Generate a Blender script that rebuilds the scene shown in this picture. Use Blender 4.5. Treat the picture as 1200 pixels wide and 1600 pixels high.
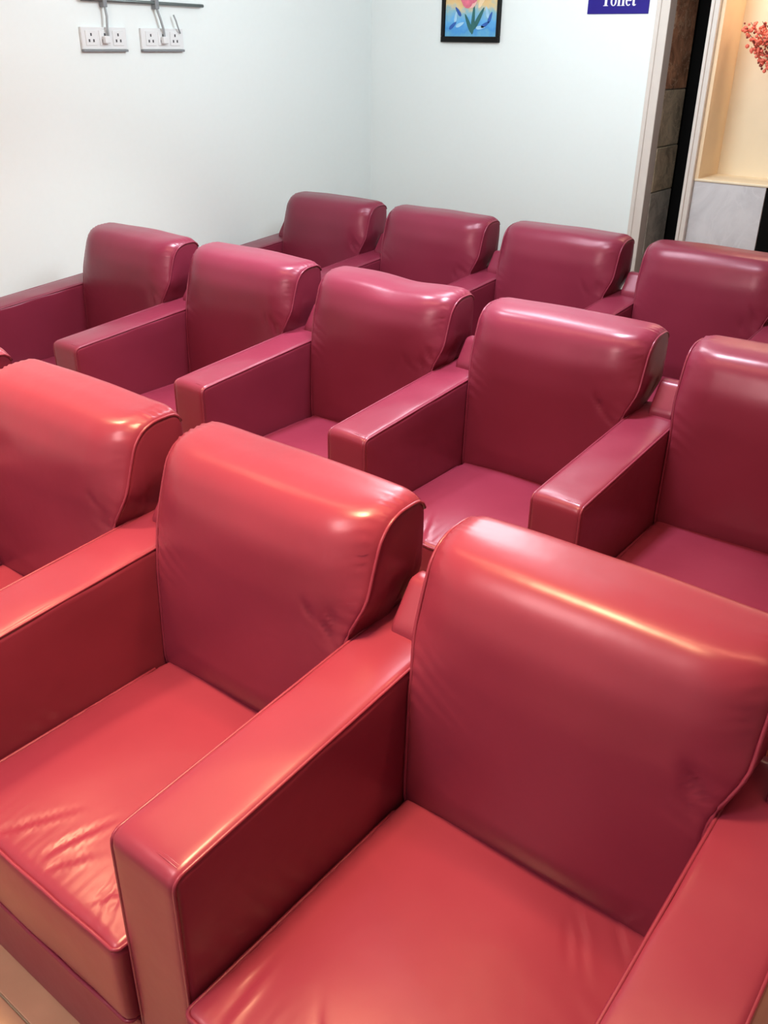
import bpy, bmesh, math, random
from mathutils import Vector, Matrix, noise

for o in list(bpy.data.objects):
    bpy.data.objects.remove(o)
scene = bpy.context.scene
C = scene.collection
PI = math.pi

# ------------------------------------------------------------------ camera
FPX, PITCH, YAW, ROLL = 1414.6, math.radians(27.48), math.radians(-37.81), math.radians(0.694)
fw = Vector((math.sin(YAW) * math.cos(PITCH), math.cos(YAW) * math.cos(PITCH), -math.sin(PITCH)))
rt = Vector((math.cos(YAW), -math.sin(YAW), 0.0))
up = rt.cross(fw)
r2 = rt * math.cos(ROLL) + up * math.sin(ROLL)
u2 = -rt * math.sin(ROLL) + up * math.cos(ROLL)
cam_data = bpy.data.cameras.new('camera')
cam = bpy.data.objects.new('camera', cam_data)
C.objects.link(cam)
m = Matrix((r2, u2, -fw)).transposed().to_4x4()
m.translation = Vector((0.9116, -0.5149, 1.7125))
cam.matrix_world = m
cam_data.sensor_fit = 'VERTICAL'
cam_data.sensor_height = 36.0
cam_data.lens = FPX / 1600.0 * 36.0
cam_data.clip_start = 0.02
scene.camera = cam

# ------------------------------------------------------------------ world, lights, exposure
world = bpy.data.worlds.new('world')
scene.world = world
world.use_nodes = True
world.node_tree.nodes['Background'].inputs[0].default_value = (0.9, 0.92, 1.0, 1)
world.node_tree.nodes['Background'].inputs[1].default_value = 0.3
vs = scene.view_settings
vs.view_transform = 'Standard'
vs.look = 'None'
vs.exposure = 0.0
vs.gamma = 1.0
vs.use_curve_mapping = False
CEIL = 2.75


def area(name, loc, sx, sy, power, col, spread=180):
    L = bpy.data.lights.new(name, 'AREA')
    L.shape = 'RECTANGLE'
    L.size, L.size_y = sx, sy
    L.energy = power
    L.color = col
    L.spread = math.radians(spread)
    o = bpy.data.objects.new(name, L)
    C.objects.link(o)
    o.location = loc
    return o


WARM = (1.0, 0.82, 0.38)
COOL = (0.84, 0.96, 1.0)


def fill_point(name, loc, rad, power, col):
    L = bpy.data.lights.new(name, 'POINT')
    L.energy = power
    L.color = col
    L.shadow_soft_size = rad
    o = bpy.data.objects.new(name, L)
    C.objects.link(o)
    o.location = loc


# warm downlights over the front row, an orange cove strip, cool downlights over the rows behind, added unseen fill lights for the whole room
for lx, ly, pw, sz in ((-1.42, 0.40, 25, .26), (-0.05, 0.40, 20, .40)):
    area('warm_downlight', (lx, ly, CEIL - 0.02), sz, sz, pw, WARM, 70)
area('warm_cove_strip', (0.1, 0.95, CEIL - 0.02), 4.4, 0.10, 31, (1.0, 0.56, 0.28), 130)
for lx, ly, pw in ((-1.75, 2.0, 20), (-0.5, 2.0, 20)):
    area('cool_downlight', (lx, ly, CEIL - 0.02), 0.30, 0.30, pw, COOL, 85)
fill_point('room_fill', (-1.15, 2.75, CEIL - 0.45), 0.34, 84, COOL)
fill_point('room_fill', (-0.4, -1.1, CEIL - 0.45), 0.34, 104, (1.0, 0.90, 0.78))

# ------------------------------------------------------------------ materials


def new_mat(name):
    mt = bpy.data.materials.new(name)
    mt.use_nodes = True
    nt = mt.node_tree
    return mt, nt, nt.nodes['Principled BSDF']


def simple(name, col, rough=0.5, metal=0.0, spec=0.5, nscale=0, namt=0.0, bump=0.0):
    mt, nt, b = new_mat(name)
    b.inputs['Base Color'].default_value = (*col, 1)
    b.inputs['Roughness'].default_value = rough
    b.inputs['Metallic'].default_value = metal
    b.inputs['Specular IOR Level'].default_value = spec
    if nscale:
        tc = nt.nodes.new('ShaderNodeTexCoord')
        n = nt.nodes.new('ShaderNodeTexNoise')
        n.inputs['Scale'].default_value = nscale
        n.inputs['Detail'].default_value = 4
        nt.links.new(tc.outputs['Object'], n.inputs['Vector'])
        if namt:
            mx = nt.nodes.new('ShaderNodeMix')
            mx.data_type = 'RGBA'
            mx.inputs['A'].default_value = (*[c * (1 - namt) for c in col], 1)
            mx.inputs['B'].default_value = (*[min(1, c * (1 + namt)) for c in col], 1)
            nt.links.new(n.outputs['Fac'], mx.inputs['Factor'])
            nt.links.new(mx.outputs['Result'], b.inputs['Base Color'])
        if bump:
            bp = nt.nodes.new('ShaderNodeBump')
            bp.inputs['Strength'].default_value = bump
            bp.inputs['Distance'].default_value = 0.01
            nt.links.new(n.outputs['Fac'], bp.inputs['Height'])
            nt.links.new(bp.outputs['Normal'], b.inputs['Normal'])
    return mt


def leather():
    mt, nt, b = new_mat('red_leather')
    N, L = nt.nodes, nt.links
    tc = N.new('ShaderNodeTexCoord')
    big = N.new('ShaderNodeTexNoise')
    big.inputs['Scale'].default_value = 5.0
    big.inputs['Detail'].default_value = 3
    L.new(tc.outputs['Object'], big.inputs['Vector'])
    mx = N.new('ShaderNodeMix')
    mx.data_type = 'RGBA'
    mx.inputs['A'].default_value = (0.150, 0.0165, 0.036, 1)
    mx.inputs['B'].default_value = (0.190, 0.0215, 0.046, 1)
    L.new(big.outputs['Fac'], mx.inputs['Factor'])
    L.new(mx.outputs['Result'], b.inputs['Base Color'])
    rr = N.new('ShaderNodeMapRange')
    rr.inputs['To Min'].default_value = 0.26
    rr.inputs['To Max'].default_value = 0.34
    L.new(big.outputs['Fac'], rr.inputs['Value'])
    L.new(rr.outputs['Result'], b.inputs['Roughness'])
    b.inputs['Specular IOR Level'].default_value = 0.40
    b.inputs['Specular Tint'].default_value = (1.0, 0.68, 0.78, 1)
    fine = N.new('ShaderNodeTexVoronoi')
    fine.inputs['Scale'].default_value = 420
    L.new(tc.outputs['Object'], fine.inputs['Vector'])
    fold = N.new('ShaderNodeTexNoise')
    fold.inputs['Scale'].default_value = 14
    fold.inputs['Detail'].default_value = 2
    L.new(tc.outputs['Object'], fold.inputs['Vector'])
    b1 = N.new('ShaderNodeBump')
    b1.inputs['Strength'].default_value = 0.015
    b1.inputs['Distance'].default_value = 0.001
    L.new(fine.outputs['Distance'], b1.inputs['Height'])
    b2 = N.new('ShaderNodeBump')
    b2.inputs['Strength'].default_value = 0.07
    b2.inputs['Distance'].default_value = 0.012
    L.new(fold.outputs['Fac'], b2.inputs['Height'])
    L.new(b1.outputs['Normal'], b2.inputs['Normal'])
    L.new(b2.outputs['Normal'], b.inputs['Normal'])
    return mt


def stone(name, c1, c2, vein, scale=6.0, rough=0.3):
    mt, nt, b = new_mat(name)
    N, L = nt.nodes, nt.links
    tc = N.new('ShaderNodeTexCoord')
    n = N.new('ShaderNodeTexNoise')
    n.inputs['Scale'].default_value = scale
    n.inputs['Detail'].default_value = 8
    n.inputs['Roughness'].default_value = 0.65
    n.inputs['Distortion'].default_value = 0.8
    L.new(tc.outputs['Object'], n.inputs['Vector'])
    rmp = N.new('ShaderNodeValToRGB')
    e = rmp.color_ramp.elements
    e[0].position, e[0].color = 0.3, (*c1, 1)
    e[1].position, e[1].color = 0.62, (*c2, 1)
    L.new(n.outputs['Fac'], rmp.inputs['Fac'])
    v = N.new('ShaderNodeTexNoise')
    v.inputs['Scale'].default_value = scale * 0.8
    v.inputs['Detail'].default_value = 6
    v.inputs['Distortion'].default_value = 1.5
    L.new(tc.outputs['Object'], v.inputs['Vector'])
    sub = N.new('ShaderNodeMath')
    sub.operation = 'SUBTRACT'
    sub.inputs[1].default_value = 0.5
    L.new(v.outputs['Fac'], sub.inputs[0])
    ab = N.new('ShaderNodeMath')
    ab.operation = 'ABSOLUTE'
    L.new(sub.outputs[0], ab.inputs[0])
    mr = N.new('ShaderNodeMapRange')
    mr.inputs['From Min'].default_value = 0.0
    mr.inputs['From Max'].default_value = 0.018
    mr.inputs['To Min'].default_value = 0.75
    mr.inputs['To Max'].default_value = 0.0
    L.new(ab.outputs[0], mr.inputs['Value'])
    mx = N.new('ShaderNodeMix')
    mx.data_type = 'RGBA'
    mx.inputs['B'].default_value = (*vein, 1)
    L.new(mr.outputs['Result'], mx.inputs['Factor'])
    L.new(rmp.outputs['Color'], mx.inputs['A'])
    L.new(mx.outputs['Result'], b.inputs['Base Color'])
    b.inputs['Roughness'].default_value = rough
    return mt


M = {
    'leather': leather(),
    'wall': simple('white_wall_paint', (0.80, 0.86, 0.865), 0.55, nscale=40, namt=0.012, bump=0.02),
    'wall_brown': simple('taupe_wall_paint', (0.30, 0.24, 0.20), 0.6, nscale=20, namt=0.03),
    'ceiling': simple('ceiling_paint', (0.85, 0.85, 0.84), 0.8, nscale=30, namt=0.01),
    'tile': simple('beige_floor_tile', (0.38, 0.20, 0.14), 0.35, nscale=7, namt=0.22),
    'grout': simple('floor_grout', (0.30, 0.24, 0.18), 0.8, nscale=60, namt=0.1),
    'trim': simple('pale_trim_paint', (0.66, 0.60, 0.56), 0.4, nscale=20, namt=0.04),
    'niche': simple('cream_niche_paint', (0.80, 0.60, 0.40), 0.5, nscale=8, namt=0.06),
    'niche_panel': simple('pale_cream_panel', (0.80, 0.68, 0.50), 0.5, nscale=8, namt=0.06),
    'black': simple('panel_black_passage_dark', (0.003, 0.0028, 0.0028), 0.9, spec=0.1, nscale=12, namt=0.2),  # black panels, also the darkness painted behind the doorway
    'frame': simple('black_picture_frame', (0.004, 0.0045, 0.005), 0.5, spec=0.2, nscale=30, namt=0.2),
    'signblue': simple('sign_blue', (0.020, 0.011, 0.22), 0.5, spec=0.2, nscale=12, namt=0.08),
    'signwhite': simple('sign_white', (0.85, 0.85, 0.9), 0.4, nscale=12, namt=0.02),
    'plastic': simple('white_plastic', (0.74, 0.76, 0.78), 0.35, nscale=20, namt=0.02),
    'plastic_grey': simple('grey_plastic', (0.22, 0.24, 0.26), 0.45, nscale=20, namt=0.05),
    'hole': simple('socket_hole', (0.05, 0.05, 0.06), 0.6, nscale=20, namt=0.05),
    'metal': simple('dull_steel', (0.17, 0.20, 0.20), 0.4, 0.6, nscale=20, namt=0.1),
    'cord': simple('grey_cord', (0.33, 0.36, 0.38), 0.5, nscale=20, namt=0.1),
    'berry': simple('coral_red_berry', (0.86, 0.17, 0.12), 0.4, nscale=30, namt=0.3),
    'berry_dark': simple('dark_red_berry', (0.20, 0.015, 0.01), 0.4, nscale=30, namt=0.3),
    'stem': simple('brown_twig', (0.16, 0.07, 0.04), 0.7, nscale=30, namt=0.2),
    'vase': simple('glazed_vase', (0.25, 0.20, 0.16), 0.3, nscale=10, namt=0.2),
    'stone_red': stone('rust_brown_marble', (0.10, 0.035, 0.02), (0.62, 0.32, 0.19), (0.75, 0.58, 0.42), 11),
    'stone_olive': stone('olive_grey_marble', (0.20, 0.16, 0.11), (0.62, 0.52, 0.38), (0.70, 0.60, 0.45), 9),
    'stone_dark': stone('dark_grey_marble', (0.20, 0.19, 0.17), (0.56, 0.53, 0.48), (0.60, 0.56, 0.50), 10),
    'stone_pale': stone('pale_grey_marble', (0.50, 0.49, 0.52), (0.66, 0.65, 0.68), (0.66, 0.65, 0.68), 3),
}


# ------------------------------------------------------------------ mesh helpers
def obj(name, bm, mat, parent=None, smooth=False):
    me = bpy.data.meshes.new(name)
    bm.normal_update()
    bm.to_mesh(me)
    bm.free()
    if smooth:
        for p in me.polygons:
            p.use_smooth = True
    if mat:
        me.materials.append(M[mat] if isinstance(mat, str) else mat)
    o = bpy.data.objects.new(name, me)
    C.objects.link(o)
    if parent:
        o.parent = parent
    return o


def tag(o, label=None, cat=None, group=None, kind=None):
    if label:
        o['label'] = label
    if cat:
        o['category'] = cat
    if group:
        o['group'] = group
    if kind:
        o['kind'] = kind
    return o


def empty(name, loc, rz=0.0):
    o = bpy.data.objects.new(name, None)
    C.objects.link(o)
    o.location = loc
    o.rotation_euler = (0, 0, rz)
    o.empty_display_size = 0.1
    return o


def add_box(bm, x0, x1, y0, y1, z0, z1, bev=0.0):
    b2 = bmesh.new()
    bmesh.ops.create_cube(b2, size=1.0)
    for v in b2.verts:
        v.co = Vector((x0 + (v.co.x + .5) * (x1 - x0), y0 + (v.co.y + .5) * (y1 - y0), z0 + (v.co.z + .5) * (z1 - z0)))
    if bev:
        bmesh.ops.bevel(b2, geom=b2.edges[:], offset=bev, segments=2, affect='EDGES', profile=0.5)
    me = bpy.data.meshes.new('t')
    b2.to_mesh(me)
    b2.free()
    bm.from_mesh(me)
    bpy.data.meshes.remove(me)
    return bm


def box(*a, bev=0.0):
    return add_box(bmesh.new(), *a, bev=bev)


def tube(bm, pts, r, n=8, closed=False):
    pts = [Vector(p) for p in pts]
    rings = []
    m_ = len(pts)
    ref = Vector((0.31, 0.17, 0.93)).normalized()
    for i, p in enumerate(pts):
        if closed:
            t = pts[(i + 1) % m_] - pts[i - 1]
        else:
            t = pts[min(i + 1, m_ - 1)] - pts[max(i - 1, 0)]
        t.normalize()
        a = t.cross(ref)
        if a.length < 1e-3:
            a = t.cross(Vector((1, 0, 0)))
        a.normalize()
        b = t.cross(a)
        rr = r(i / (m_ - 1)) if callable(r) else r
        rings.append([bm.verts.new(p + (a * math.cos(2 * PI * k / n) + b * math.sin(2 * PI * k / n)) * rr) for k in range(n)])
    rng = range(m_ if closed else m_ - 1)
    for i in rng:
        A, B = rings[i], rings[(i + 1) % m_]
        for k in range(n):
            bm.faces.new((A[k], A[(k + 1) % n], B[(k + 1) % n], B[k]))
    if not closed:
        bm.faces.new(rings[0][::-1])
        bm.faces.new(rings[-1])
    return bm


def sstep(a, b, x):
    t = max(0.0, min(1.0, (x - a) / (b - a)))
    return t * t * (3 - 2 * t)


def round_poly(pts):
    """pts: (y, z, radius); returns a dense outline with rounded corners"""
    out = []
    n = len(pts)
    for i in range(n):
        p = Vector(pts[i][:2])
        a = Vector(pts[i - 1][:2])
        b = Vector(pts[(i + 1) % n][:2])
        r = pts[i][2]
        d1, d2 = (a - p).normalized(), (b - p).normalized()
        ang = d1.angle(d2)
        if r <= 0 or ang > PI - 0.02:
            out.append(p)
            continue
        t = min(r / math.tan(ang / 2), (a - p).length * 0.49, (b - p).length * 0.49)
        s, e = p + d1 * t, p + d2 * t
        for k in range(9):
            u = k / 8
            out.append(s * (1 - u) ** 2 + p * 2 * u * (1 - u) + e * u * u)
    return out


def resample(pts, n):
    m_ = len(pts)
    seg = [(pts[(i + 1) % m_] - pts[i]).length for i in range(m_)]
    tot = sum(seg)
    out, i, acc = [], 0, 0.0
    for k in range(n):
        d = tot * k / n
        while i < m_ - 1 and acc + seg[i] < d:
            acc += seg[i]
            i += 1
        u = (d - acc) / max(seg[i], 1e-9)
        out.append(pts[i].lerp(pts[(i + 1) % m_], min(u, 1)))
    return out


def loft(outline, x0, x1, r, nx=24, warp=None, bulge=0.0):
    """closed outline in (y, z), swept along x with rounded rims and softly domed end caps; warp(x, y, z) -> Vector"""
    bm = bmesh.new()
    n = len(outline)
    area2 = sum(outline[i].x * outline[(i + 1) % n].y - outline[(i + 1) % n].x * outline[i].y for i in range(n))
    sg = 1.0 if area2 > 0 else -1.0
    nor = []
    for i in range(n):
        t = (outline[(i + 1) % n] - outline[i - 1]).normalized()
        nor.append(Vector((-t.y, t.x)) * sg)      # inward
    cen = Vector((0, 0))
    for p in outline:
        cen += p
    cen /= n
    prof = []   # (x, inset)
    K = 5
    for k in range(K):
        a = (k / K) * PI / 2
        prof.append((x0 + r * (1 - math.sin(a)), r * (1 - math.cos(a))))
    prof = [(x0 + r * (1 - math.sin(k / K * PI / 2)), r * (1 - math.cos(k / K * PI / 2))) for k in range(K, 0, -1)]
    for k in range(nx + 1):
        prof.append((x0 + r + (x1 - x0 - 2 * r) * k / nx, 0.0))
    prof += [(x1 - r * (1 - math.sin(k / K * PI / 2)), r * (1 - math.cos(k / K * PI / 2))) for k in range(1, K + 1)]
    prof.sort(key=lambda q: q[0])
    W = warp if warp else (lambda x, y, z: Vector((x, y, z)))
    rings = []
    for x, ins in prof:
        rings.append([bm.verts.new(W(x, *(outline[i] + nor[i] * ins))) for i in range(n)])
    for A, B in zip(rings[:-1], rings[1:]):
        for i in range(n):
            j = (i + 1) % n
            f = (A[i], B[i], B[j], A[j]) if sg > 0 else (A[i], A[j], B[j], B[i])
            bm.faces.new(f)
    for side, ring, xe in ((-1, rings[0], x0), (1, rings[-1], x1)):
        prev = ring
        for sc in (0.85, 0.6, 0.3):
            cur = []
            for i in range(n):
                q = outline[i] + nor[i] * r
                q = cen + (q - cen) * sc
                cur.append(bm.verts.new(W(xe + side * bulge * (1 - sc * sc), q.x, q.y)))
            for i in range(n):
                j = (i + 1) % n
                bm.faces.new((prev[i], prev[j], cur[j], cur[i]))
            prev = cur
        c = bm.verts.new(W(xe + side * bulge, cen.x, cen.y))
        for i in range(n):
            bm.faces.new((prev[i], prev[(i + 1) % n], c))
    bmesh.ops.recalc_face_normals(bm, faces=bm.faces[:])
    return bm


# ------------------------------------------------------------------ room shell
XW, YW = -3.045, 4.40          # left wall face, back wall face
XR, YF = 2.40, -2.60


def struct(name, bm, mat):
    return tag(obj(name, bm, mat), kind='structure')


floor = struct('floor', box(XW - .15, XR + .15, YF - .15, YW + 1.3, -0.12, -0.006), 'grout')
tile_bm = box(-.298, .298, -.298, .298, -0.03, 0.0, bev=0.002)
tile0 = None
ty = -0.06 - 0.6 * 4
iy = 0
while ty < YW + 0.3:
    tx = XW
    while tx < XR:
        x0, x1 = max(tx, XW), min(tx + 0.6, XR)
        if tile0 is None:
            t = obj('tile', tile_bm, 'tile', floor)
            tile0 = t
        else:
            t = bpy.data.objects.new('tile', tile0.data)
            C.objects.link(t)
            t.parent = floor
        t.location = ((x0 + x1) / 2, ty + 0.3, 0)
        t.scale = ((x1 - x0) / 0.6, 1, 1)
        tx += 0.6
    ty += 0.6

struct('ceiling', box(XW - .15, XR + .15, YF - .15, YW + 1.3, CEIL, CEIL + 0.12), 'ceiling')
struct('wall_left', box(XW - .15, XW, YF - .15, YW, 0, CEIL), 'wall')
struct('wall_right', box(XR, XR + .15, YF - .15, YW + .35, 0, CEIL), 'wall_brown')
struct('wall_front', box(XW, XR, YF - .15, YF, 0, CEIL), 'wall')
SX0, SX1 = -1.135, -0.930      # the slot of the doorway
NX0, NX1 = -0.885, 0.35        # the niche
bw = box(XW - .15, -1.20, YW, YW + .35, 0, CEIL)
add_box(bw, -1.20, SX1 + .045, YW, YW + .35, 2.12, CEIL)
add_box(bw, SX1 + .045, NX1, YW, YW + .35, 2.35, CEIL)
add_box(bw, NX1, XR, YW, YW + .35, 0, CEIL)
struct('wall_back', bw, 'wall')

# door frame beside the stone-lined doorway
tr = box(-1.207, SX0, YW - .025, YW + .06, 0, 2.12, bev=.004)
trim1 = struct('trim_1', tr, 'trim')
obj('bead', box(-1.192, -1.180, YW - .032, YW - .020, 0, 2.05, bev=.003), 'trim', trim1)
struct('trim_3', box(SX0, SX1, YW - .025, YW + .06, 2.05, 2.12, bev=.004), 'trim')
tr = box(SX1, SX1 + .045, YW - .03, YW + .36, 0, 2.35, bev=.004)
trim2 = struct('trim_2', tr, 'trim')
obj('bead', box(SX1 + .012, SX1 + .020, YW - .037, YW - .025, 0, 2.35, bev=.002), 'trim', trim2)

# stone-clad reveal of the doorway, slab by slab
pier = struct('wall_reveal', box(-1.20, SX0 - .012, YW + .06, YW + .36, 0, 2.12), 'stone_dark')
for z0, z1, mt in ((0.0, 0.46, 'stone_dark'), (0.466, 0.99, 'stone_dark'), (0.996, 1.22, 'stone_olive'), (1.226, 1.50, 'stone_olive'),
                   (1.506, 2.05, 'stone_red')):
    obj('stone_slab', box(SX0 - .012, SX0 + random.Random(z0).uniform(-.001, .002), YW + .062, YW + .34, z0, z1, bev=.003), mt, pier)
door = struct('passage_dark_1', box(SX0 - .2, SX1 + .06, YW + .37, YW + .41, 0, 2.12, bev=.003), 'black')  # black sheet standing in for the unlit room beyond the doorway
tag(door, 'black sheet for the darkness at the end of the stone-lined doorway')

# niche with pale stone plinth
ni = box(NX0, NX0 + .02, YW - .005, YW + .30, 1.097, 2.35)
nich = struct('wall_niche', ni, 'niche')
obj('back_panel', box(NX0 + .02, NX1, YW + .27, YW + .30, 1.097, 2.35), 'niche_panel', nich)
obj('ledge', box(NX0, NX1, YW - .006, YW + .30, 1.085, 1.097, bev=.003), 'niche_panel', nich)
pl = struct('wall_plinth', box(NX0, NX1, YW + .03, YW + .30, 0, 1.085), 'black')
zc = 0.0
for z0, z1 in ((0, .54), (.545, 1.085)):
    obj('stone_panel', box(NX0, -0.515, YW, YW + .03, z0, z1, bev=.003), 'stone_pale', pl)
obj('black_panel', box(-0.512, NX1, YW + .004, YW + .03, 0, 1.085, bev=.003), 'black', pl)

L = bpy.data.lights.new('niche_lamp', 'AREA')
L.shape = 'RECTANGLE'
L.size, L.size_y = 0.8, 0.1
L.energy = 6
L.color = (1.0, 0.72, 0.45)
lo = bpy.data.objects.new('niche_lamp', L)
C.objects.link(lo)
lo.location = (-0.35, YW + 0.14, 2.32)

# ------------------------------------------------------------------ armchairs
P, WA, HA, SL, HS = 0.70, 0.1487, 0.6724, 0.0745, 0.421


def displaced(bm, fn):
    bm.normal_update()
    mv = [(v, v.normal * fn(v.co, v.normal)) for v in bm.verts]
    for v, d in mv:
        v.co += d
    return bm


ARM_R = 0.016
arm_outline = resample(round_poly([(0.0, 0.0, .012), (0.715, 0.0, .012), (0.715, HA + SL * 0.70, .012), (0.0, HA, .022)]), 150)


def arm_mesh():
    bm = loft(arm_outline, 0.0, WA, ARM_R, nx=10, bulge=0.002)

    def d(co, no):
        if no.z > 0.5:
            t = (co.x / WA) * 2 - 1
            return 0.004 * (1 - t * t) * sstep(0, .05, co.y) + 0.0025 * noise.noise(Vector((co.x * 9, co.y * 9, 3)))
        return 0.002 * noise.noise(Vector((co.x * 7, co.y * 6, co.z * 6)))
    return displaced(bm, d)


def arm_piping(side):
    bm = bmesh.new()
    for xs in ((0.0045, WA - 0.0045)[side],):
        pts = [(xs, 0.0045, 0.05), (xs, 0.0035, 0.3), (xs, 0.0035, HA - .03)]
        for k in range(5):
            a = k / 4 * PI / 2
            pts.append((xs, 0.004 + .02 * (1 - math.cos(a)), HA - .023 + .02 * math.sin(a)))
        for k in range(1, 12):
            y = 0.024 + (0.70 - 0.024) * k / 11
            pts.append((xs, y, HA + SL * y - 0.004))
        tube(bm, pts, 0.0034, 6)
    return bm


def arm_stitch(side):
    bm = bmesh.new()
    for yy in ((0.021, 0.026)[side],):
        tube(bm, [(x_ * WA, yy, HA + SL * yy + 0.0004 - (.010 if x_ in (.02, .98) else .0015 if x_ in (.1, .9) else 0.0)) for x_ in (.02, .1, .3, .5, .7, .9, .98)], 0.0016, 6)
    return bm


back_outline = resample(round_poly([
    (0.545, 0.36, .02), (0.533, 0.43, 0.03), (0.539, 0.62, .1), (0.545, 0.76, .1), (0.554, 0.86, .06), (0.568, 0.916, .04), (0.596, 0.949, .03),
    (0.645, 0.961, .03), (0.735, 0.963, .02), (0.752, 0.944, .015), (0.754, 0.88, .03), (0.750, 0.80, .05), (0.735, 0.70, .05), (0.705, 0.55, .05),
    (0.680, 0.36, .02)]), 170)
for _ in range(4):
    back_outline = [(back_outline[i - 1] + back_outline[i] * 2 + back_outline[(i + 1) % 170]) / 4 for i in range(170)]
BX0, BX1 = 0.138, 0.733


def back_warp(x, y, z):
    # narrow between the arms, overhanging them above; top corners rounded
    w = sstep(0.685, 0.81, z)
    lo_ = 0.1515 + (BX0 - 0.1515) * w
    hi_ = 0.6985 + (BX1 - 0.6985) * w
    t = (x - BX0) / (BX1 - BX0)
    xx = lo_ + (hi_ - lo_) * t
    c = 2 * t - 1
    e = max(0.0, abs(c) - 0.84) / 0.16
    drop = 0.016 * e * e * sstep(0.78, 0.95, z)
    f = max(0.0, abs(c) - 0.62) / 0.38
    y += 0.041 * f ** 2.2 * sstep(0.66, 0.90, z) * (1 - sstep(0.58, 0.74, y))
    front = 1 - sstep(0.60, 0.66, y)
    bul = 0.016 * (1 - c * c) * front * sstep(0.40, 0.5, z) * (1 - 0.6 * sstep(.82, .95, z))
    crown = 0.006 * (1 - c * c) * sstep(0.88, 0.95, z)
    return Vector((xx, y - bul, z - drop + crown))


def back_mesh(seed, dip=0.0):
    rnd = random.Random(seed)
    ph = [rnd.uniform(0, 6.28) for _ in range(8)]
    off = Vector((rnd.uniform(0, 50), rnd.uniform(0, 50), rnd.uniform(0, 50)))
    amp = rnd.uniform(0.7, 1.3)
    bm = loft(back_outline, BX0, BX1, 0.013, nx=64, warp=back_warp, bulge=0.006)
    creases = [(rnd.choice((0.66, 0.62, .68)) + rnd.uniform(-.02, .01), rnd.uniform(0.70, .77), rnd.uniform(.2, .8), rnd.uniform(.018, .035)) for _ in range(3)]

    def d(co, no):
        t = (co.x - BX0) / (BX1 - BX0)
        edge = min(t, 1 - t) * (BX1 - BX0)
        v = 0.0035 * noise.noise(co * 5 + off)
        if dip and no.z > 0.2:
            v -= dip * math.exp(-((t - 0.60) / 0.17) ** 2) * sstep(.90, .95, co.z)
        if no.y < 0.3 and abs(no.x) < 0.6:
            # puckers gathered along the side seams around the top corner
            k = math.exp(-edge / 0.022) * sstep(0.80, 0.90, co.z)
            s = co.z * 1.0 + co.y
            v += amp * 0.0048 * k * math.sin(s * 330 + ph[0] + 1.5 * noise.noise(co * 30 + off))
            k = math.exp(-edge / 0.05) * (1 - sstep(0.72, 0.84, co.z)) * sstep(0.60, .70, co.z)
            v += amp * 0.0016 * k * math.sin((co.x * .5 + co.z) * 190 + ph[1] + 2 * noise.noise(co * 14 + off))
            for cx, cz, sl, ln in creases:
                u = (co.x - cx) + sl * (co.z - cz)
                v -= amp * 0.0048 * math.exp(-(u / 0.006) ** 2) * math.exp(-((co.z - cz) / ln) ** 2)
        return v
    return displaced(bm, d)


def back_piping(side):
    bm = bmesh.new()
    n = len(back_outline)
    cen = sum((Vector((p.x, p.y)) for p in back_outline), Vector((0, 0))) / n
    for xs in ((BX0 + 0.003, BX1 - 0.003)[side],):
        pts = []
        for i, p in enumerate(back_outline):
            t = (back_outline[(i + 1) % n] - back_outline[i - 1]).normalized()
            q = p + Vector((-t.y, t.x)) * (0.003 if t.length else 0) * SGN
            if q.y > 0.40 and not (q.x > 0.70 and q.y < 0.93) and not (q.x > .6 and q.y < .8):
                pts.append((i, back_warp(xs, q.x, q.y)))
        # start after the gap
        idx = [i for i, _ in pts]
        st = 0
        for k in range(1, len(idx)):
            if idx[k] != idx[k - 1] + 1:
                st = k
        pp = [q for _, q in pts[st:] + pts[:st]]
        tube(bm, pp[::2], 0.0038, 6)
    return bm


_n = len(back_outline)
_a = sum(back_outline[i].x * back_outline[(i + 1) % _n].y - back_outline[(i + 1) % _n].x * back_outline[i].y for i in range(_n))
SGN = 1.0 if _a > 0 else -1.0

SX_0, SX_1 = 0.1535, 0.6965
SEAT_T = 0.418
seat_outline = resample(round_poly([(-0.020, 0.226, .03), (0.60, 0.226, .03), (0.60, SEAT_T, .03), (-0.020, SEAT_T, .020)]), 150)


def seat_crown(x, y):
    t = (x - SX_0) / (SX_1 - SX_0) * 2 - 1
    w = (y + .02) / 0.62 * 2 - 1
    return 0.020 * (1 - abs(t) ** 2.6) * (1 - abs(w) ** 3)


def seat_warp(x, y, z):
    c = seat_crown(min(max(x, SX_0), SX_1), min(max(y, -.02), .6))
    t = (x - SX_0) / (SX_1 - SX_0) * 2 - 1
    k = sstep(0.33, 0.42, z)
    fr = 0.006 * (1 - t * t) * (1 - sstep(-0.02, 0.02, y)) * math.sin(PI * min(max((z - .226) / .192, 0), 1))
    return Vector((x, y - fr, z + c * k))


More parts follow.
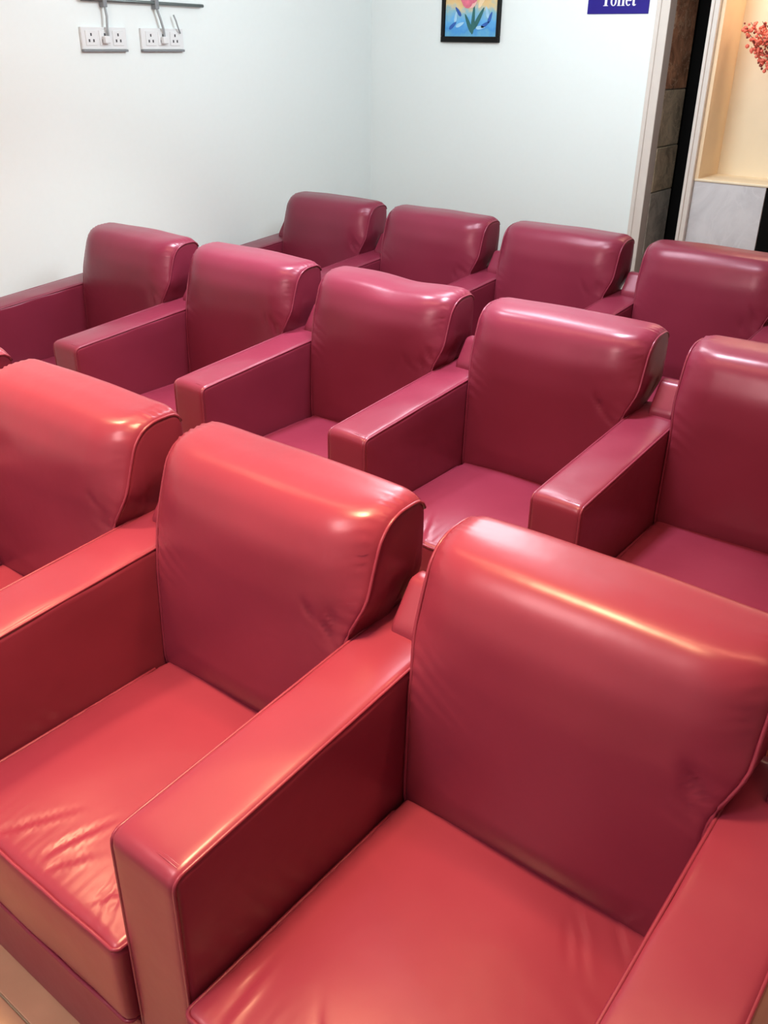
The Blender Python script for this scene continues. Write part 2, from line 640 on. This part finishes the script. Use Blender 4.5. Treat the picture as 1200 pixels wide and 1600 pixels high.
def seat_mesh(seed):
    rnd = random.Random(seed * 7 + 3)
    off = Vector((rnd.uniform(0, 50), rnd.uniform(0, 50), rnd.uniform(0, 50)))
    ph = rnd.uniform(0, 6.28)
    amp = rnd.uniform(0.8, 1.2)
    bm = loft(seat_outline, SX_0, SX_1, 0.016, nx=60, warp=seat_warp, bulge=0.0)
    cr = [(rnd.uniform(.2, .66), rnd.uniform(.02, .08), rnd.uniform(-.9, .9), rnd.uniform(.03, .07)) for _ in range(6)]
    cr += [(rnd.uniform(.52, .67), rnd.uniform(.44, .51), rnd.uniform(-1, 1), .03) for _ in range(4)]

    def d(co, no):
        v = 0.004 * noise.noise(co * 4.5 + off)
        if no.z > 0.3:
            f = math.exp(-max(0, co.y + .01) / 0.035)
            pk = 0.5 + 0.5 * noise.noise(Vector((co.x * 8, 0, 0)) + off)
            v += amp * 0.0026 * f * sstep(-.015, .015, co.y) * pk * math.sin(co.x * 260 + ph + 2 * noise.noise(co * 16 + off))
            e = min(co.x - SX_0, SX_1 - co.x)
            g = math.exp(-max(0, e) / 0.04) * (0.5 + .5 * noise.noise(Vector((0, co.y * 6, 0)) + off))
            v += amp * 0.002 * g * math.sin(co.y * 130 + co.x * 60 + ph)
            for cx, cy, sl, ln in cr:
                u = (co.x - cx) + sl * (co.y - cy)
                v -= amp * 0.005 * math.exp(-(u / 0.005) ** 2) * math.exp(-((co.y - cy) / ln) ** 2)
                v += amp * 0.003 * math.exp(-((u - .011) / 0.006) ** 2) * math.exp(-((co.y - cy) / ln) ** 2)
        return v
    return displaced(bm, d)


def seat_piping(side):
    bm = bmesh.new()
    for zt in ((SEAT_T - 0.004, 0.232)[side],):
        pts = []
        xa, xb = SX_0 + .004, SX_1 - .004
        for k in range(8):
            pts.append((xa, 0.50 - 0.50 * k / 7, zt))
        for k in range(1, 4):
            a = k / 4 * PI / 2
            pts.append((xa + .012 * (1 - math.cos(a)), -.0045 - .012 * math.sin(a), zt))
        for k in range(12):
            x = xa + .012 + (xb - xa - .024) * k / 11
            t = (x - SX_0) / (SX_1 - SX_0) * 2 - 1
            pts.append((x, -0.0165 - 0.003 * (1 - t * t), zt + 0.0015 * math.sin(k * 2.1)))
        for k in range(3, 0, -1):
            a = k / 4 * PI / 2
            pts.append((xb - .012 * (1 - math.cos(a)), -.0045 - .012 * math.sin(a), zt))
        for k in range(8):
            pts.append((xb, 0.50 * k / 7, zt))
        tube(bm, pts, 0.0042, 6)
    return bm


shared = {}


def part(key, name, builder, parent, smooth=True):
    if key not in shared:
        o = obj(name, builder(), 'leather', parent, smooth)
        shared[key] = o.data
        return o
    o = bpy.data.objects.new(name, shared[key])
    C.objects.link(o)
    o.parent = parent
    return o


def base_mesh():
    bm = box(WA + .002, P - .002, 0.0, 0.655, 0.0, 0.222, bev=.008)
    return bm


def post_mesh():
    bm = bmesh.new()
    o_ = resample(round_poly([(0.600, 0.60, .01), (0.715, 0.60, .01), (0.722, 0.812, .02), (0.676, 0.812, .02), (0.618, 0.735, .03)]), 60)
    bm.free()
    return loft(o_, 0.051, 0.127, 0.008, nx=6)


def frame_mesh():
    return box(WA + .004, P - .004, 0.690, 0.714, 0.0, 0.50, bev=.006)


def add_arm(ch, x):
    a = part('arm', 'armrest', arm_mesh, ch)
    a.location.x = x
    for q in (0, 1):
        part('arm_piping%d' % q, 'piping', lambda: arm_piping(q), a)
        part('arm_stitch%d' % q, 'stitching', lambda: arm_stitch(q), a)
    p = part('post', 'rear_post', post_mesh, a)
    return a


GROUPS = {1: 'red leather armchairs of the front row', 2: 'red leather armchairs of the middle row', 3: 'red leather armchairs of the back row'}


def armchair(row, x, y, rz, seed, label, last=False):
    ch = empty('armchair', (x, y, 0), rz)
    tag(ch, label, 'armchair', GROUPS[row])
    part('base', 'base', base_mesh, ch, False)
    s = obj('seat_cushion', seat_mesh(seed), 'leather', ch, True)
    for q in (0, 1):
        part('seat_piping%d' % q, 'piping', lambda: seat_piping(q), s)
    b = obj('backrest', back_mesh(seed, 0.009 if 'dip in' in label else 0.0), 'leather', ch, True)
    for q in (0, 1):
        part('back_piping%d' % q, 'piping', lambda: back_piping(q), b)
    part('frame', 'back_frame', frame_mesh, ch, False)
    add_arm(ch, 0.0)
    if last:
        add_arm(ch, P)
    return ch


ROWS = {1: (0.0, 0.0, 0.0), 2: (-0.0854, 1.3885, math.radians(0.39)), 3: (-1.4883, 2.6856, math.radians(0.056))}
LAB = {
    (1, 0): 'large nearest red leather armchair at lower right, showing its whole broad seat',
    (1, -1): 'front-row red leather armchair with creased seat, just left of the nearest armchair',
    (1, -2): 'front-row red leather armchair at the left, its seat mostly cut by the frame',
    (1, -3): 'red leather armchair cut off at left edge, only a puckered backrest corner visible',
    (2, -4): 'middle-row red leather armchair standing nearest the wall with the sockets',
    (2, -3): 'middle-row red leather armchair, second from the left wall',
    (2, -2): 'middle-row red leather armchair, third from the left, with a dip in its backrest top',
    (2, -1): 'middle-row red leather armchair, fourth from the left, orange sheen across its backrest',
    (2, 0): 'middle-row red leather armchair at right edge, with a pinkish visible seat',
    (3, -2): 'small dark red leather armchair of the back row, nearest the room corner',
    (3, -1): 'dark red leather armchair of the back row, second from the corner, below the picture',
    (3, 0): 'back-row red leather armchair below the toilet sign, before the door frame',
    (3, 1): 'back-row red leather armchair at right edge, in front of the stone plinth',
}
for (row, k), lab in LAB.items():
    X, Y, a = ROWS[row]
    last = (row, k) in ((1, 0), (2, 0), (3, 1))
    armchair(row, X + math.cos(a) * k * P, Y + math.sin(a) * k * P, a, row * 20 + k + 5, lab, last)

# ------------------------------------------------------------------ framed flower picture on the back wall
pic = empty('framed_picture', (-2.314, YW, 1.711))
tag(pic, 'black framed painting of a pink flower over blue water on the white wall', 'picture')
PW, PH, FT = 0.394, 0.52, 0.030
for q in ((-PW / 2, PW / 2, -.022, 0, 0, FT), (-PW / 2, PW / 2, -.022, 0, PH - FT, PH),
          (-PW / 2, -PW / 2 + FT * .7, -.022, 0, FT, PH - FT), (PW / 2 - FT * .7, PW / 2, -.022, 0, FT, PH - FT)):
    obj('frame_bar', box(*q, bev=.003), 'frame', pic)


def painting():
    mt, nt, b = new_mat('painted_canvas')
    N, Lk = nt.nodes, nt.links
    tc = N.new('ShaderNodeTexCoord')
    sp = N.new('ShaderNodeSeparateXYZ')
    Lk.new(tc.outputs['Object'], sp.inputs[0])
    n = N.new('ShaderNodeTexNoise')
    n.inputs['Scale'].default_value = 22
    n.inputs['Detail'].default_value = 3
    Lk.new(tc.outputs['Object'], n.inputs['Vector'])
    mr = N.new('ShaderNodeMapRange')
    mr.inputs['To Min'].default_value = -0.06
    mr.inputs['To Max'].default_value = 0.06
    Lk.new(n.outputs['Fac'], mr.inputs['Value'])
    ad = N.new('ShaderNodeMath')
    Lk.new(sp.outputs['Z'], ad.inputs[0])
    Lk.new(mr.outputs['Result'], ad.inputs[1])
    sc = N.new('ShaderNodeMapRange')
    sc.inputs['From Min'].default_value = 0.0
    sc.inputs['From Max'].default_value = 0.52
    Lk.new(ad.outputs[0], sc.inputs['Value'])
    rp = N.new('ShaderNodeValToRGB')
    e = rp.color_ramp.elements
    e[0].position, e[0].color = 0.0, (0.20, 0.52, 0.62, 1)
    e[1].position, e[1].color = 1.0, (0.85, 0.45, 0.12, 1)
    for pos, c in ((0.12, (0.06, 0.30, 0.70)), (0.22, (0.12, 0.42, 0.78)), (0.30, (0.25, 0.50, 0.60)), (0.36, (0.72, 0.55, 0.28)), (0.50, (0.80, 0.42, 0.14))):
        q = e.new(pos)
        q.color = (*c, 1)
    Lk.new(sc.outputs['Result'], rp.inputs['Fac'])
    Lk.new(rp.outputs['Color'], b.inputs['Base Color'])
    b.inputs['Roughness'].default_value = 0.5
    return mt


obj('canvas', box(-PW / 2 + FT * .8, PW / 2 - FT * .8, -.012, -.002, FT * .8, PH - FT * .8), painting(), pic)
pink = simple('pink_paint', (0.72, 0.16, 0.25), 0.5, nscale=40, namt=0.4)
pale = simple('pale_pink_paint', (0.86, 0.50, 0.45), 0.5, nscale=40, namt=0.2)
green = simple('dark_green_paint', (0.02, 0.13, 0.13), 0.5, nscale=40, namt=0.3)
cream = simple('cream_paint', (0.86, 0.66, 0.42), 0.5, nscale=40, namt=0.2)


def leaf(cx, cz, ln, wd, ang, yb=-.0128, th=.0012):
    bm = bmesh.new()
    n = 18
    vs_ = []
    for y in (yb, yb - th):
        ring = []
        for k in range(n):
            a = 2 * PI * k / n
            u, w = ln / 2 * math.cos(a), wd / 2 * math.sin(a) * (1 - .35 * math.cos(a))
            ring.append(bm.verts.new((cx + u * math.sin(ang) + w * math.cos(ang), y, cz + u * math.cos(ang) - w * math.sin(ang))))
        vs_.append(ring)
    bm.faces.new(vs_[0])
    bm.faces.new(vs_[1][::-1])
    for k in range(n):
        bm.faces.new((vs_[0][k], vs_[1][k], vs_[1][(k + 1) % n], vs_[0][(k + 1) % n]))
    bmesh.ops.recalc_face_normals(bm, faces=bm.faces[:])
    return bm


for i, (cx, cz, ln, wd, ang) in enumerate([(-.050, .260, .17, .075, -.45), (.000, .265, .19, .085, 0), (-.03, .255, .17, .08, -.15), (.035, .275, .17, .06, .35)]):
    obj('painted_petal', leaf(cx, cz, ln, wd, ang, yb=-.0128 - .0006 * i), pink if i != 1 else pale, pic)
obj('painted_petal', leaf(.095, .25, .18, .028, .5, yb=-.0128), cream, pic)
obj('painted_stem', leaf(.018, .115, .15, .022, .06, yb=-.0126), green, pic)
obj('painted_leaf', leaf(-.012, .095, .11, .022, -.5, yb=-.0132), green, pic)
obj('painted_leaf', leaf(.055, .12, .13, .024, .55, yb=-.0132), green, pic)
lblue = simple('light_blue_paint', (0.35, 0.62, 0.85), .5, nscale=30, namt=.2)
dblue = simple('deep_blue_paint', (0.02, 0.10, 0.42), .5, nscale=30, namt=.2)
for cx, cz, ang, mt in ((-.10, .13, .2, lblue), (.11, .15, -.3, lblue), (-.07, .09, 1.2, lblue), (-.12, .085, .9, dblue), (-.085, .155, -.7, dblue),
                        (.10, .09, 1.1, dblue), (.13, .125, .4, dblue), (.07, .075, 1.5, lblue)):
    obj('painted_stroke', leaf(cx, cz, .06, .018, ang, yb=-.0127), mt, pic)

# ------------------------------------------------------------------ toilet sign
sign = empty('toilet_sign', (-1.424, YW, 1.849))
tag(sign, 'small blue wall sign reading Toilet in white letters beside the door frame', 'sign')
SW, SH = 0.338, 0.20
obj('plate', box(-SW / 2, SW / 2, -.006, 0, 0, SH, bev=.002), 'signblue', sign)


def prism(bm, pts, y0, y1):
    """flat outline in (x, z), given thickness"""
    a = [bm.verts.new((x, y0, z)) for x, z in pts]
    b = [bm.verts.new((x, y1, z)) for x, z in pts]
    n_ = len(pts)
    bm.faces.new(a)
    bm.faces.new(b[::-1])
    for k in range(n_):
        bm.faces.new((a[k], b[k], b[(k + 1) % n_], a[(k + 1) % n_]))
    bmesh.ops.recalc_face_normals(bm, faces=bm.faces[:])
    return bm


def bowl(cx, cz, rx, rz, tx_, tz_, a0, a1, n_=28):
    out = [(cx + rx * math.cos(a0 + (a1 - a0) * k / n_), cz + rz * math.sin(a0 + (a1 - a0) * k / n_)) for k in range(n_ + 1)]
    inn = [(cx + (rx - tx_) * math.cos(a0 + (a1 - a0) * k / n_), cz + (rz - tz_) * math.sin(a0 + (a1 - a0) * k / n_)) for k in range(n_, -1, -1)]
    return out + inn


def letter(ch):
    """bold serif glyph outlines, cap height 1, x-height 0.68"""
    st = .17
    if ch == 'T':
        return [[(.02, 1), (.02, .74), (.07, .74), (.12, .90), (.29, .92), (.29, .06), (.18, .03), (.18, 0), (.60, 0), (.60, .03), (.49, .06), (.49, .92),
                 (.66, .90), (.71, .74), (.76, .74), (.76, 1)]], .78
    if ch == 'o':
        return [bowl(.27, .335, .26, .345, .14, .05, PI / 2 + .001, PI / 2 + 2 * PI - .001)], .56
    if ch in 'il':
        h = .68 if ch == 'i' else 1.0
        q = [[(.03, 0), (.33, 0), (.33, .03), (.26, .06), (.26, h), (.03, h - .02), (.03, h - .05), (.09, h - .08), (.09, .06), (.03, .03)]]
        if ch == 'i':
            q.append([(.175 + .09 * math.cos(k * PI / 8), .87 + .09 * math.sin(k * PI / 8)) for k in range(16)])
        return q, .36
    if ch == 'e':
        return [bowl(.26, .335, .245, .345, .14, .06, .05, 2 * PI - .75), [(.12, .34), (.49, .34), (.49, .40), (.12, .40)]], .52
    if ch == 't':
        return [[(.09, .62), (.01, .62), (.01, .67), (.10, .72), (.22, .88), (.26, .88), (.26, .68), (.38, .68), (.38, .62), (.26, .62), (.26, .13),
                 (.30, .08), (.38, .12), (.40, .09), (.32, 0), (.18, -.01), (.09, .07)]], .41


LH = 0.062
cx = 0.0
widths = sum(letter(c)[1] for c in 'Toilet')
scx = 0.192 / widths
for ci, c in enumerate('Toilet'):
    outs, w_ = letter(c)
    gb = bmesh.new()
    for q, ol in enumerate(outs):
        prism(gb, [(-.096 + (cx + a) * scx + .004, .036 + b * LH) for a, b in ol], -.006 + .0, -.0075 - .0002 * q)
    obj('letter', gb, 'signwhite', sign)
    cx += w_

# ------------------------------------------------------------------ rail, sockets and cords on the left wall
rail = empty('wall_rail', (XW, 2.66, 1.862))
tag(rail, 'thin dark grey rail fixed along the left wall above the sockets', 'rail')
obj('rod', tube(bmesh.new(), [(.022, -.36, .003), (.022, 0, .001), (.022, .36, -.003)], .0075, 10), 'metal', rail, True)
for yy in (-.238, .062):
    c = box(.0, .034, yy - .011, yy + .011, -.026, .018, bev=.003)
    obj('bracket', c, 'plastic_grey', rail)
for i, (y0, y1, lab) in enumerate(((2.286, 2.536, 'white socket panel at the left under the grey wall rail'),
                                   (2.623, 2.883, 'white socket panel at the right under the grey wall rail'))):
    s = empty('socket_panel', (XW, (y0 + y1) / 2, 1.658))
    tag(s, lab, 'socket', 'white socket panels under the rail')
    w = (y1 - y0) / 2
    H = 0.098
    obj('plate', box(0, .014, -w, w, 0.006, H, bev=.003), 'plastic', s)
    obj('shadow_lip', box(0, .020, -w, w, -.004, .006, bev=.002), 'plastic_grey', s)  # grey lip put in for the shadow line under the plate
    for yc in (-.075, .0, .075):
        f = obj('outlet', box(.013, .017, yc - .030, yc + .030, .022, .084, bev=.002), 'plastic', s)
        h = bmesh.new()
        for (dy, dz) in ((0, .067), (-.012, .042), (.012, .042)):
            add_box(h, .0165, .0176, yc + dy - .004, yc + dy + .004, dz - .006, dz + .006)
        tag(obj('pin_holes', h, 'hole', f), kind='stuff')
    obj('plug', box(.017, .040, -.016, .016, .030, .062, bev=.005), 'plastic', s)
cords = [([(2.422, 1.84), (2.425, 1.80), (2.420, 1.75), (2.426, 1.70)], 'grey cord hanging from the rail to the left socket panel'),
         ([(2.722, 1.84), (2.735, 1.80), (2.750, 1.75), (2.756, 1.69)], 'grey cord hanging from the rail to the right socket panel'),
         ([(2.822, 1.815), (2.832, 1.79), (2.840, 1.765), (2.855, 1.735)], 'short thin grey cord end curving beside the right socket panel')]
for i, (pts, lab) in enumerate(cords):
    off = 0
    bm = tube(bmesh.new(), [(.026 + .004 * math.sin(k), y + off, z) for k, (y, z) in enumerate(pts)], .0058 if i < 2 else .004, 8)
    o = obj('power_cord', bm, 'cord', None, True)
    o.location = (XW, 0, 0)
    tag(o, lab, 'cord')

# ------------------------------------------------------------------ red berry branches in a vase in the niche
VX, VY, VZ = -0.42, YW + 0.13, 1.097
fl = empty('berry_branch_vase', (VX, VY, VZ))
tag(fl, 'coral red berry branches leaning out of a vase in the cream niche', 'branches')
bm = bmesh.new()
prof = [(.0, 0), (.045, 0), (.055, .03), (.07, .10), (.062, .17), (.035, .23), (.03, .27), (.040, .29), (.034, .285), (.025, .26), (.0, .25)]
rings = []
for r_, z_ in prof:
    rings.append([bm.verts.new((max(r_, 1e-4) * math.cos(2 * PI * k / 24), max(r_, 1e-4) * math.sin(2 * PI * k / 24), z_)) for k in range(24)])
for A, B in zip(rings[:-1], rings[1:]):
    for k in range(24):
        bm.faces.new((A[k], A[(k + 1) % 24], B[(k + 1) % 24], B[k]))
bmesh.ops.recalc_face_normals(bm, faces=bm.faces[:])
obj('vase', bm, 'vase', fl, True)
rnd = random.Random(11)
tips = [(-.375, -.02, .69), (-.345, -.04, .715), (-.31, .02, .72), (-.335, 0, .61), (-.28, -.03, .66), (-.25, .03, .76), (-.16, -.04, .80), (-.06, .03, .84), (.06, 0, .86), (.18, .02, .78)]
for tx_, ty_, tz_ in tips:
    path = []
    for k in range(9):
        u = k / 8
        path.append(Vector((tx_ * u ** 1.15, ty_ * u, .24 + (tz_ - .24) * u ** .9)))
    st = obj('twig', tube(bmesh.new(), path, lambda u: .0035 - .002 * u, 6), 'stem', fl, True)
    for nm, mt, cnt, rad in (('berries', 'berry', 46, (.006, .0115)), ('dark_berries', 'berry_dark', 14, (.005, .008))):
        bb = bmesh.new()
        for q in range(cnt):
            u = rnd.uniform(.52, 1.0)
            p = Vector((tx_ * u ** 1.15, ty_ * u, .24 + (tz_ - .24) * u ** .9))
            p += Vector((rnd.gauss(0, .014), rnd.gauss(0, .016), rnd.gauss(0, .012)))
            if nm == 'dark_berries':
                p.y -= .014
            bmesh.ops.create_icosphere(bb, subdivisions=1, radius=rnd.uniform(*rad), matrix=Matrix.Translation(p))
        tag(obj(nm, bb, mt, st, True), kind='stuff')
